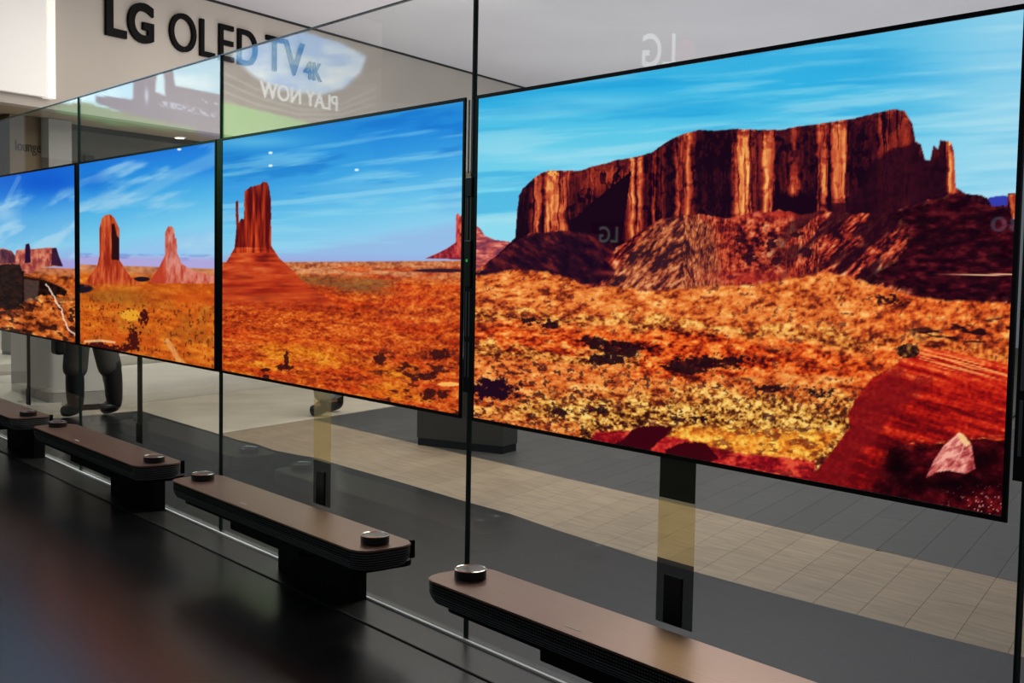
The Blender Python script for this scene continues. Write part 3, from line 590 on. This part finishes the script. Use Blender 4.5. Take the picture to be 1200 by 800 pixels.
def make_bar():
    t = thing('soundbar', '', 'soundbar', (0, 0, 0), 0, 'soundbars in front of the glass wall')
    Z1 = ZG-.329; H = .056; x0, x1, y0, y1, r = -.612, .612, -.277, -.098, .052
    def outline(z, n=8):                 # the body narrows towards its underside
        q = max(0., (Z1-.02-z)/(H-.02)); e = .004+.013*q*q; return rrect(x0+e, y0+e, x1-e, y1-e, r-.004, n)
    bm = bmesh.new(); zs = [Z1-.005, Z1-.02, Z1-.03, Z1-.04, Z1-.05, Z1-H]; rings = [[bm.verts.new((x, y, z)) for x, y in outline(z)] for z in zs]
    for a, b in zip(rings[:-1], rings[1:]):
        for k in range(len(a)): q = (k+1) % len(a); bm.faces.new((b[k], b[q], a[q], a[k]))
    bm.faces.new(rings[0]); bm.faces.new(rings[-1][::-1]); fin('body', bm, GRILLE, t)
    bm = bmesh.new(); add_prism(bm, rrect(x0, y0, x1, y1, r), Z1-.005, Z1)
    es = [e for e in bm.edges if all(abs(v.co.z-Z1) < 1e-5 for v in e.verts)]
    bmesh.ops.bevel(bm, geom=es, offset=.002, segments=2, affect='EDGES'); fin('top_plate', bm, BARTOP, t)
    for k in range(7):
        bm = bmesh.new(); z = Z1-.0105-k*.0066; ring_mesh(bm, outline(z, 5), z-.0026, z, .003)
        fin('grille_rib', bm, RIB, t)
    bm = bmesh.new()
    for k in range(150):
        x = x0+r+(x1-x0-2*r)*k/149
        add_box(bm, (x-.001, y0+.0005, Z1-.028), (x+.001, y0+.0045, Z1-.008))
    g = fin('grille_mesh', bm, GRILLE, t); g['kind'] = 'stuff'
    bm = bmesh.new(); add_prism(bm, rrect(x0+.05, y0+.028, x1-.05, y1+.03, .04), Z1-H-.014, Z1-H); fin('underside', bm, STAND, t)
    for sx in (-.538, .538):
        bm = bmesh.new(); add_lathe(bm, [(.0365, Z1), (.0375, Z1+.003), (.0375, Z1+.018), (.036, Z1+.020), (.030, Z1+.0205)], 44, (0, 0))
        dsc = fin('driver_disc', bm, DISC, t, smooth=False, loc=(sx, -.185, 0))
        bm = bmesh.new(); add_lathe(bm, [(.0375, Z1+.0195), (.0378, Z1+.0215), (.0355, Z1+.0222), (.0335, Z1+.0213), (.0335, Z1+.0195)], 44); fin('rim', bm, RIM, dsc)
        bm = bmesh.new(); add_lathe(bm, [(.0334, Z1+.0195), (.0334, Z1+.0209), (.02, Z1+.0214)], 44); fin('disc_cap', bm, DISCTOP, dsc)
    box('badge', (-.13, y0+.028, Z1), (-.085, y0+.034, Z1+.0004), mat('pale_mark', (.55, .5, .46), .5), t)
    bm = bmesh.new(); add_box(bm, (x1-.04, y1-.004, Z1-.045), (x1-.03, y1+.01, Z1+.003), .002); fin('rear_foot', bm, STAND, t)
    return t
def make_stand():
    t = thing('soundbar_stand', '', 'stand', (0, 0, 0), 0, 'stands under the soundbars')
    zt = ZG-.329-.056-.0145
    box('post', (-.225, -.07, .0032), (.225, -.016, zt), STAND, t, .002)
    box('bracket', (-.222, -.235, zt-.03), (.222, -.07, zt), STAND, t, .002)
    return t
def copy_tree(o, parent=None):
    c = o.copy(); COL.objects.link(c)
    if parent is not None: c.parent = parent
    for ch_ in list(o.children): copy_tree(ch_, c)
    return c
bar0, st0 = make_bar(), make_stand()
bl = ['nearest brown-topped soundbar at the bottom right, cut by the lower border', 'brown-topped soundbar at the centre, below the screen with the tall butte',
      'brown-topped soundbar below the screen with two slim buttes', 'farthest soundbar, cut by the left border']
sl = ['black stand under the nearest soundbar at the lower border', 'black stand under the centre soundbar, below the tall butte screen',
      'black stand under the soundbar below the two-butte screen', 'black stand under the farthest soundbar at the left border']
for k in range(4):
    b, s_ = (bar0, st0) if k == 0 else (copy_tree(bar0), copy_tree(st0))
    for o, l in ((b, bl[k]), (s_, sl[k])):
        o.location = (.779-PITCHX*k, 0, 0); o['label'] = l

# ================================================================ lettering on the header
t = thing('wall_sign', 'large black raised lettering LG OLED TV 4K on the beige header wall', 'sign', P(3.299, FN+.004, 0), HANG)
# local x = DD (to the right in the hall), local -y = NN (towards the hall)
let = [('L', 3.299, .185, 1.965, .282, .030), ('G', 3.499, .240, 1.962, .288, .030), ('O', 3.897, .268, 1.962, .288, .004), ('L', 4.208, .155, 1.965, .282, .004), ('E', 4.413, .160, 1.965, .282, .004),
       ('D', 4.623, .222, 1.965, .282, .004), ('T', 4.955, .205, 1.972, .282, .004), ('V', 5.172, .262, 1.972, .282, .004), ('4', 5.434, .105, 1.968, .155, -.006), ('K', 5.556, .110, 1.968, .155, -.006)]
for chh, s0, wd, z0, h, bold in let:
    me, _ = letter_mesh(chh, h, .022, bold, wd)
    o = link('letter', me, LETT, t); o.location = (s0-3.299, 0, z0+ZG)
# bright white panel fixed to the header at the left
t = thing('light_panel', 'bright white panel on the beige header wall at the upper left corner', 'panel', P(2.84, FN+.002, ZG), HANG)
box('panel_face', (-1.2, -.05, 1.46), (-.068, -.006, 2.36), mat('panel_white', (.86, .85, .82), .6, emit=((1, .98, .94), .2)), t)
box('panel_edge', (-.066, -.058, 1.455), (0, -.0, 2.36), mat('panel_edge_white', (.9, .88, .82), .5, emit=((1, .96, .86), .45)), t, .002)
# small dark sign on the recessed wall, downlight in the soffit
t = thing('exit_sign', 'small dark sign on the recessed grey wall above the two-butte screen', 'sign', P(3.60, FN-.60, 0), HANG)
box('sign_plate', (.018, -.02, 1.70), (.106, -.001, 1.755), BLACK, t)
lt = thing('wall_lettering', 'faint dark lettering on the brown wall above the farthest screen', 'sign', P(2.945, FN-.498, 0), HANG)
me, _ = letter_mesh('lounge', .10, .004, 0, .21); link('lettering', me, mat('brown_letters', (.06, .048, .035), .8), lt).location = (0, 0, 1.70)
t = thing('downlight', 'small round lit downlight in the soffit over the recessed wall', 'ceiling light', P(4.50, FN-.50, 1.975))
bm = bmesh.new(); add_lathe(bm, [(.052, 0), (.052, -.006), (.040, -.008)], 28); fin('trim_ring', bm, WHITE, t)
bm = bmesh.new(); add_lathe(bm, [(.038, -.0082), (.034, -.012), (.02, -.0135)], 28); fin('lens', bm, emission('lamp_warm', (1, .87, .6), 6), t)

# ================================================================ things standing behind the glass
t = thing('plinth', 'white display plinth with a grey foot behind the farthest soundbar', 'plinth', (-5.42, .60, 0))
bm = bmesh.new(); add_prism(bm, rrect(-.88, 0, 0, .42, .035), .10, .80); fin('body', bm, WHITE, t)
bm = bmesh.new(); add_prism(bm, rrect(-.878, .002, -.002, .418, .035), .012, .098); fin('foot', bm, GREYSK, t)
bm = bmesh.new(); add_prism(bm, rrect(-.87, .01, -.01, .41, .035), -.029, .011); fin('shadow_gap', bm, STAND, t)
t = thing('counter', 'low grey counter with a dark base rail beyond the pale steps', 'counter', P(4.35, -6.98, .12), HANG)
box('body', (-.2, 0, .03), (1.6, .5, .75), mat('counter_grey', (.16, .17, .16), .6), t, .004)
box('base_rail', (-.2, -.006, 0), (1.6, .49, .028), STAND, t)
t = thing('dark_plinth', 'dark low plinth standing on the shaded planks behind the joint of the two nearest screens', 'plinth', P(2.86, -2.16, -.031), HANG)
box('body', (-.0, -.56, .04), (.16, 0, .50), mat('plinth_dark', (.035, .034, .03), .6), t, .004)
box('foot', (.006, -.555, 0), (.154, -.005, .038), STAND, t)

# ---- people mostly hidden by the screens
def skin_body(name, verts, edges, radii, m, parent=None, root=0, sub=2):
    me = bpy.data.meshes.new(name); me.from_pydata(verts, edges, []); me.update()
    o = link(name, me, None, parent)
    md = o.modifiers.new('skin', 'SKIN'); md.use_smooth_shade = True
    for k, r in enumerate(radii):
        sv = me.skin_vertices[0].data[k]; sv.radius = (r, r) if not isinstance(r, tuple) else r; sv.use_root = (k == root)
    sb = o.modifiers.new('sub', 'SUBSURF'); sb.levels = sb.render_levels = sub
    dg = bpy.context.evaluated_depsgraph_get(); me2 = bpy.data.meshes.new_from_object(o.evaluated_get(dg))
    o.modifiers.clear(); o.data = me2; me2.materials.clear()
    for q in (m if isinstance(m, list) else [m]): me2.materials.append(q)
    for p in me2.polygons: p.use_smooth = True
    return o
SKINM = mat('skin', (.48, .27, .18), .5); HAIRM = mat('dark_hair', (.015, .011, .009), .5)
def person(label, loc, rz, trouser, jacket, boots, h=1.6, stride=.11, boot_top=.2):
    t = thing('person', label, 'person', loc, rz); k = h/1.7
    def sc(v): return tuple(c*k for c in v)
    # body: pelvis, spine, neck, head, arms, legs (x = left-right, -y = front)
    V = [(0, 0, .90), (0, 0, 1.06), (0, .01, 1.24), (0, .01, 1.40), (0, 0, 1.47), (0, -.01, 1.545), (0, -.012, 1.63),
         (.10, 0, .86), (.11, -.02-stride*.5, .48), (.125, -.01-stride, .10), (.13, -.10-stride, .035),
         (-.10, 0, .86), (-.11, -.01+stride*.4, .48), (-.125, .04+stride, .10), (-.13, -.06+stride, .035),
         (.17, .01, 1.37), (.225, .02, 1.12), (.235, -.03, .89), (.235, -.045, .82),
         (-.17, .01, 1.37), (-.225, .02, 1.12), (-.235, -.03, .89), (-.235, -.045, .82)]
    E = [(0, 1), (1, 2), (2, 3), (3, 4), (4, 5), (5, 6), (0, 7), (7, 8), (8, 9), (9, 10), (0, 11), (11, 12), (12, 13), (13, 14), (3, 15), (15, 16), (16, 17), (17, 18), (3, 19), (19, 20), (20, 21), (21, 22)]
    R_ = [(.15, .10), (.13, .09), (.15, .10), (.10, .075), .052, .075, .07, .085, .055, .034, .022, .085, .055, .034, .022, .055, .043, .033, .03, .055, .043, .033, .03]
    R_ = [(r if isinstance(r, tuple) else (r, r)) for r in R_]; R_ = [(a*k, b*k) for a, b in R_]
    body = skin_body('body', [sc(v) for v in V], E, R_, [SKINM])
    body.parent = t
    # trousers with a slight flare, boots, jacket: shells round the same limbs
    LV = [(0, 0, .93), (0, 0, .86), (.095, 0, .80), (.108, -.01-stride*.5, .48), (.122, -.005-stride, boot_top+.02), (-.095, 0, .80), (-.108, -.0+stride*.4, .48), (-.122, .045+stride, boot_top+.02)]
    LE = [(0, 1), (1, 2), (2, 3), (3, 4), (1, 5), (5, 6), (6, 7)]
    LR = [(.165, .12), (.165, .12), .112, .086, .086, .112, .086, .086]; LR = [((r, r) if not isinstance(r, tuple) else r) for r in LR]
    o = skin_body('trousers', [sc(v) for v in LV], LE, [(a*k, b*k) for a, b in LR], [trouser]); o.parent = t
    for sx, yy in ((1, -stride), (-1, .05+stride)):
        B = [(sx*.119, yy+.0, boot_top+.16), (sx*.122, yy+.0, boot_top+.02), (sx*.124, yy+.005, .12), (sx*.125, yy+.012, .055), (sx*.128, yy-.07, .042), (sx*.13, yy-.11, .036)]
        o = skin_body('boot', [sc(v) for v in B], [(0, 1), (1, 2), (2, 3), (3, 4), (4, 5)], [(.05*k, .05*k), (.066*k, .066*k), (.062*k, .06*k), (.05*k, .052*k), (.046*k, .044*k), (.038*k, .036*k)], [boots]); o.parent = t
    JV = [(0, 0, .84), (0, 0, 1.06), (0, .01, 1.24), (0, .01, 1.40), (.175, .01, 1.375), (.228, .02, 1.12), (.24, -.03, .90), (-.175, .01, 1.375), (-.228, .02, 1.12), (-.24, -.03, .90)]
    JE = [(0, 1), (1, 2), (2, 3), (3, 4), (4, 5), (5, 6), (3, 7), (7, 8), (8, 9)]
    JR = [(.19, .14), (.165, .12), (.175, .125), (.115, .09), (.07, .07), (.058, .058), (.05, .05), (.07, .07), (.058, .058), (.05, .05)]
    o = skin_body('jacket', [sc(v) for v in JV], JE, [(a*k, b*k) for a, b in JR], [jacket]); o.parent = t
    HV = [(0, .02, 1.60), (0, .03, 1.66), (0, .035, 1.55)]
    o = skin_body('hair', [sc(v) for v in HV], [(0, 1), (0, 2)], [(.088*k, .088*k), (.07*k, .07*k), (.07*k, .07*k)], [HAIRM]); o.parent = t
    for sx in (-1, 1):                      # hands: palm, four fingers, thumb
        V = [(sx*.235, -.045, .83), (sx*.237, -.05, .775)]; E = [(0, 1)]; RR = [(.026, .018), (.032, .014)]
        for q, (dy, L) in enumerate(((-.03, .062), (-.011, .07), (.009, .066), (.027, .05))):
            b = len(V); V += [(sx*.238, -.05+dy, .755), (sx*.236, -.053+dy, .755-L*.55), (sx*.228, -.056+dy, .755-L)]; E += [(1, b), (b, b+1), (b+1, b+2)]; RR += [(.0085,)*2, (.008,)*2, (.007,)*2]
        b = len(V); V += [(sx*.23, -.085, .79), (sx*.222, -.10, .755)]; E += [(0, b), (b, b+1)]; RR += [(.011,)*2, (.008,)*2]
        o = skin_body('hand', [sc(v) for v in V], E, [(a*k, c*k) for a, c in RR], [SKINM], sub=1); o.parent = t
    return t
TRG = mat('grey_trousers', (.085, .08, .07), .9, noise=.3, nscale=8); BOOT = mat('black_boot', (.004, .004, .005), .5)
person('person behind the glass, grey trouser legs and black boots showing below the farthest screens', (-4.915, .70, 0), math.radians(-62), TRG, mat('dark_jacket', (.012, .012, .014), .8), BOOT, 1.54, .03, .24)
bg = thing('shoulder_bag', 'small black bag hanging beside the grey trouser legs', 'bag', (-4.66, .42, .0))
bm = bmesh.new(); add_box(bm, (-.055, -.03, .41), (.055, .03, .60), .02, 3); fin('bag_body', bm, BOOT, bg)
bm = bmesh.new(); add_box(bm, (-.006, -.03, .60), (.006, -.022, .80), .002); fin('strap', bm, BOOT, bg)
person('person behind the glass, only a black shoe showing below the tall butte screen', (-4.47, 2.12, -.028), math.radians(-29), mat('pale_trousers', (.42, .43, .45), .9), mat('grey_jacket', (.2, .2, .22), .8), mat('black_shoe', (.004, .006, .005), .45), 1.55, .03, .07)

# ================================================================ the hall on the camera's side, seen only as reflections in the glass
def mir(v): return Vector((v[0], -v[1], v[2]))
NB = -4.2
def paintB(X, Y):
    N = fbm; c = ramp(N(X/30, Y/6, 501, 4), [(.3, (48, 44, 46)), (.7, (86, 78, 76))])
    for k in range(5): c = mix(c, rgb(150, 140, 136), line(X, Y, [(255, 82+k*11), (300, 104+k*9), (350, 122+k*6), (400, 122+k*6), (440, 104+k*9)], 1.6)*.6)
    sky = soft(X, Y, [(270, 66), (282, 48), (310, 36), (345, 34), (400, 50), (430, 66), (424, 84), (404, 104), (375, 112), (330, 106), (300, 92)], 3)
    c = mix(c, ramp(N(X/30, Y/12, 503, 4), [(.3, (120, 178, 240)), (.6, (196, 222, 248)), (.8, (240, 246, 250))]), sky)
    c = mix(c, rgb(92, 176, 70), soft(X, Y, [(250, 118), (300, 128), (360, 143), (380, 152), (440, 170), (440, 210), (250, 210)], 1.5))
    return c
def paintA(X, Y):
    N = fbm; c = ramp(N(X/30, Y/12, 511, 4), [(.3, (150, 210, 244)), (.7, (206, 236, 252))])
    c = mix(c, rgb(60, 62, 110), soft(X, Y, [(158, 60), (200, 60), (205, 100), (262, 112), (262, 175), (205, 165), (150, 134), (112, 120), (112, 112), (156, 116)], 1))
    c = mix(c, rgb(190, 225, 245), soft(X, Y, [(184, 84), (192, 84), (194, 112), (182, 108)], 1))
    c = mix(c, rgb(190, 200, 230), blob(X, Y, 172, 112, 2, 9)+(line(X, Y, [(190, 121), (250, 134)], 3.5)*(N(X/2.2, Y/2, 513) > .5)+line(X, Y, [(232, 117), (254, 122)], 2)*(N(X/2, Y/2, 515) > .5))*.7)
    c = mix(c, rgb(46, 46, 44), soft(X, Y, [(40, 120), (95, 122), (150, 133), (205, 150), (262, 166), (262, 230), (40, 230)], 2))
    c = mix(c, rgb(66, 112, 72), soft(X, Y, [(60, 126), (100, 120), (150, 134), (230, 150), (230, 156), (130, 146), (70, 132)], 3))
    return c
BRD = screen_mat('video_wall_picture', 3.0, 0)
def board(label, s0, s1, z0, z1, func, nx, nz, ny0=NB):
    t = thing('video_wall', label, 'screen')
    def fn(u, v):
        s = s1+(s0-s1)*u; z = z0+v*(z1-z0)
        return np.stack([DD.x*s+NN.x*ny0, -(DD.y*s+NN.y*ny0), z+0*s], 1)
    screen_mesh('screen', nx, nz, func, fn, BRD, t, local=lambda V: V*np.array([1, -1, 1]))
    bm = bmesh.new()
    bk = [mir(P(s, ny0-.03)) for s in (s0-.02, s1+.02)]+[mir(P(s, ny0-.12)) for s in (s1+.02, s0-.02)]
    add_prism(bm, [(p.x, p.y) for p in bk], 0, z1+.02+0*z0); fin('cabinet', bm, STAND, t)
    return t
board('video wall with a blue sky and banner, reflected in the glass at the upper left', 2.0, 3.44, 1.55, 2.9, paintA, 150, 110)
vb = board('video wall with a stadium and the words PLAY NOW, reflected in the glass', 3.46, 5.25, 1.45, 2.9, paintB, 170, 140)
def hall_text(name, txt, s0, s1, z, h, ny, m, parent, mirrored_dir=True):
    """text on the video wall, readable when one stands in front of it; s1 is its first letter"""
    me, wd = letter_mesh(txt, h, .01, 0, abs(s1-s0)); o = link(name, me, m, parent)
    a = mir(P(s1, ny, z)); b = mir(P(s0, ny, z)); d = (b-a).normalized()
    o.matrix_world = Matrix.Translation(a) @ Matrix(((d.x, -d.y, 0, 0), (d.y, d.x, 0, 0), (0, 0, 1, 0), (0, 0, 0, 1)))
    return o
hall_text('lettering', 'PLAY NOW', 3.80, 4.655, ZG+1.543, .115, NB+.02, emission('white_letters', (.9, .9, .95), 2.2), vb)
def hall_sign(label, loc, w_, h_, txt, k, dot=False, col=(1, 1, 1)):
    """lit letters on a dark board facing the glass wall"""
    loc = Vector(loc)
    # the board looks back along the reflected line of sight
    img = Vector((loc.x, -loc.y, 0)); sight = (img-Vector((CAM[0], CAM[1], 0))).normalized(); back = Vector((-sight.x, sight.y, 0))
    right = Vector((-back.y, back.x, 0))
    t = thing('hall_sign', label, 'sign')
    Mx = Matrix(((right.x, -back.x, 0, loc.x), (right.y, -back.y, 0, loc.y), (0, 0, 1, loc.z), (0, 0, 0, 1)))
    def put(o): o.matrix_world = Mx @ o.matrix_world; return o
    me, wd = letter_mesh(txt, h_, .01, .01, w_); o = link('lettering', me, emission('sign_white', col, k), t); o.matrix_world = Matrix.Translation((-w_/2, -.012, -h_/2)); put(o)
    o = box('board', (-w_/2-h_*1.5, .0, -h_*.8), (w_/2+h_*.5, .03, h_*.8), STAND, t); put(o)
    o = box('post', (-.03, .005, -loc.z+.003), (.03, .028, -h_*.8), STAND, t); put(o)
    if dot:
        bm = bmesh.new(); add_lathe(bm, [(h_*.33, -.006), (h_*.33, 0.), (h_*.28, .002)], 32)
        o = fin('red_emblem', bm, emission('sign_red', (.9, .10, .16), k*.3), t); o.matrix_world = Matrix.Translation((-w_/2-h_*.28, -.006, 0)) @ Matrix.Rotation(math.radians(90), 4, 'X'); put(o)
    return t
hall_sign('lit sign LG with a round red emblem, reflected in the glass above the mesa screen', (-2.78, -3.425, 2.30), .20, .205, 'LG', 2.2, True)
hall_sign('small lit sign LG, reflected in the nearest screen', (-3.045, -3.311, 1.183), .115, .10, 'LG', 5.)
hall_sign('lit number 30 on a post, reflected at the right side of the nearest screen', (-1.208, -4.741, 1.269), .17, .085, '30', 7., False, (.6, .6, 1))
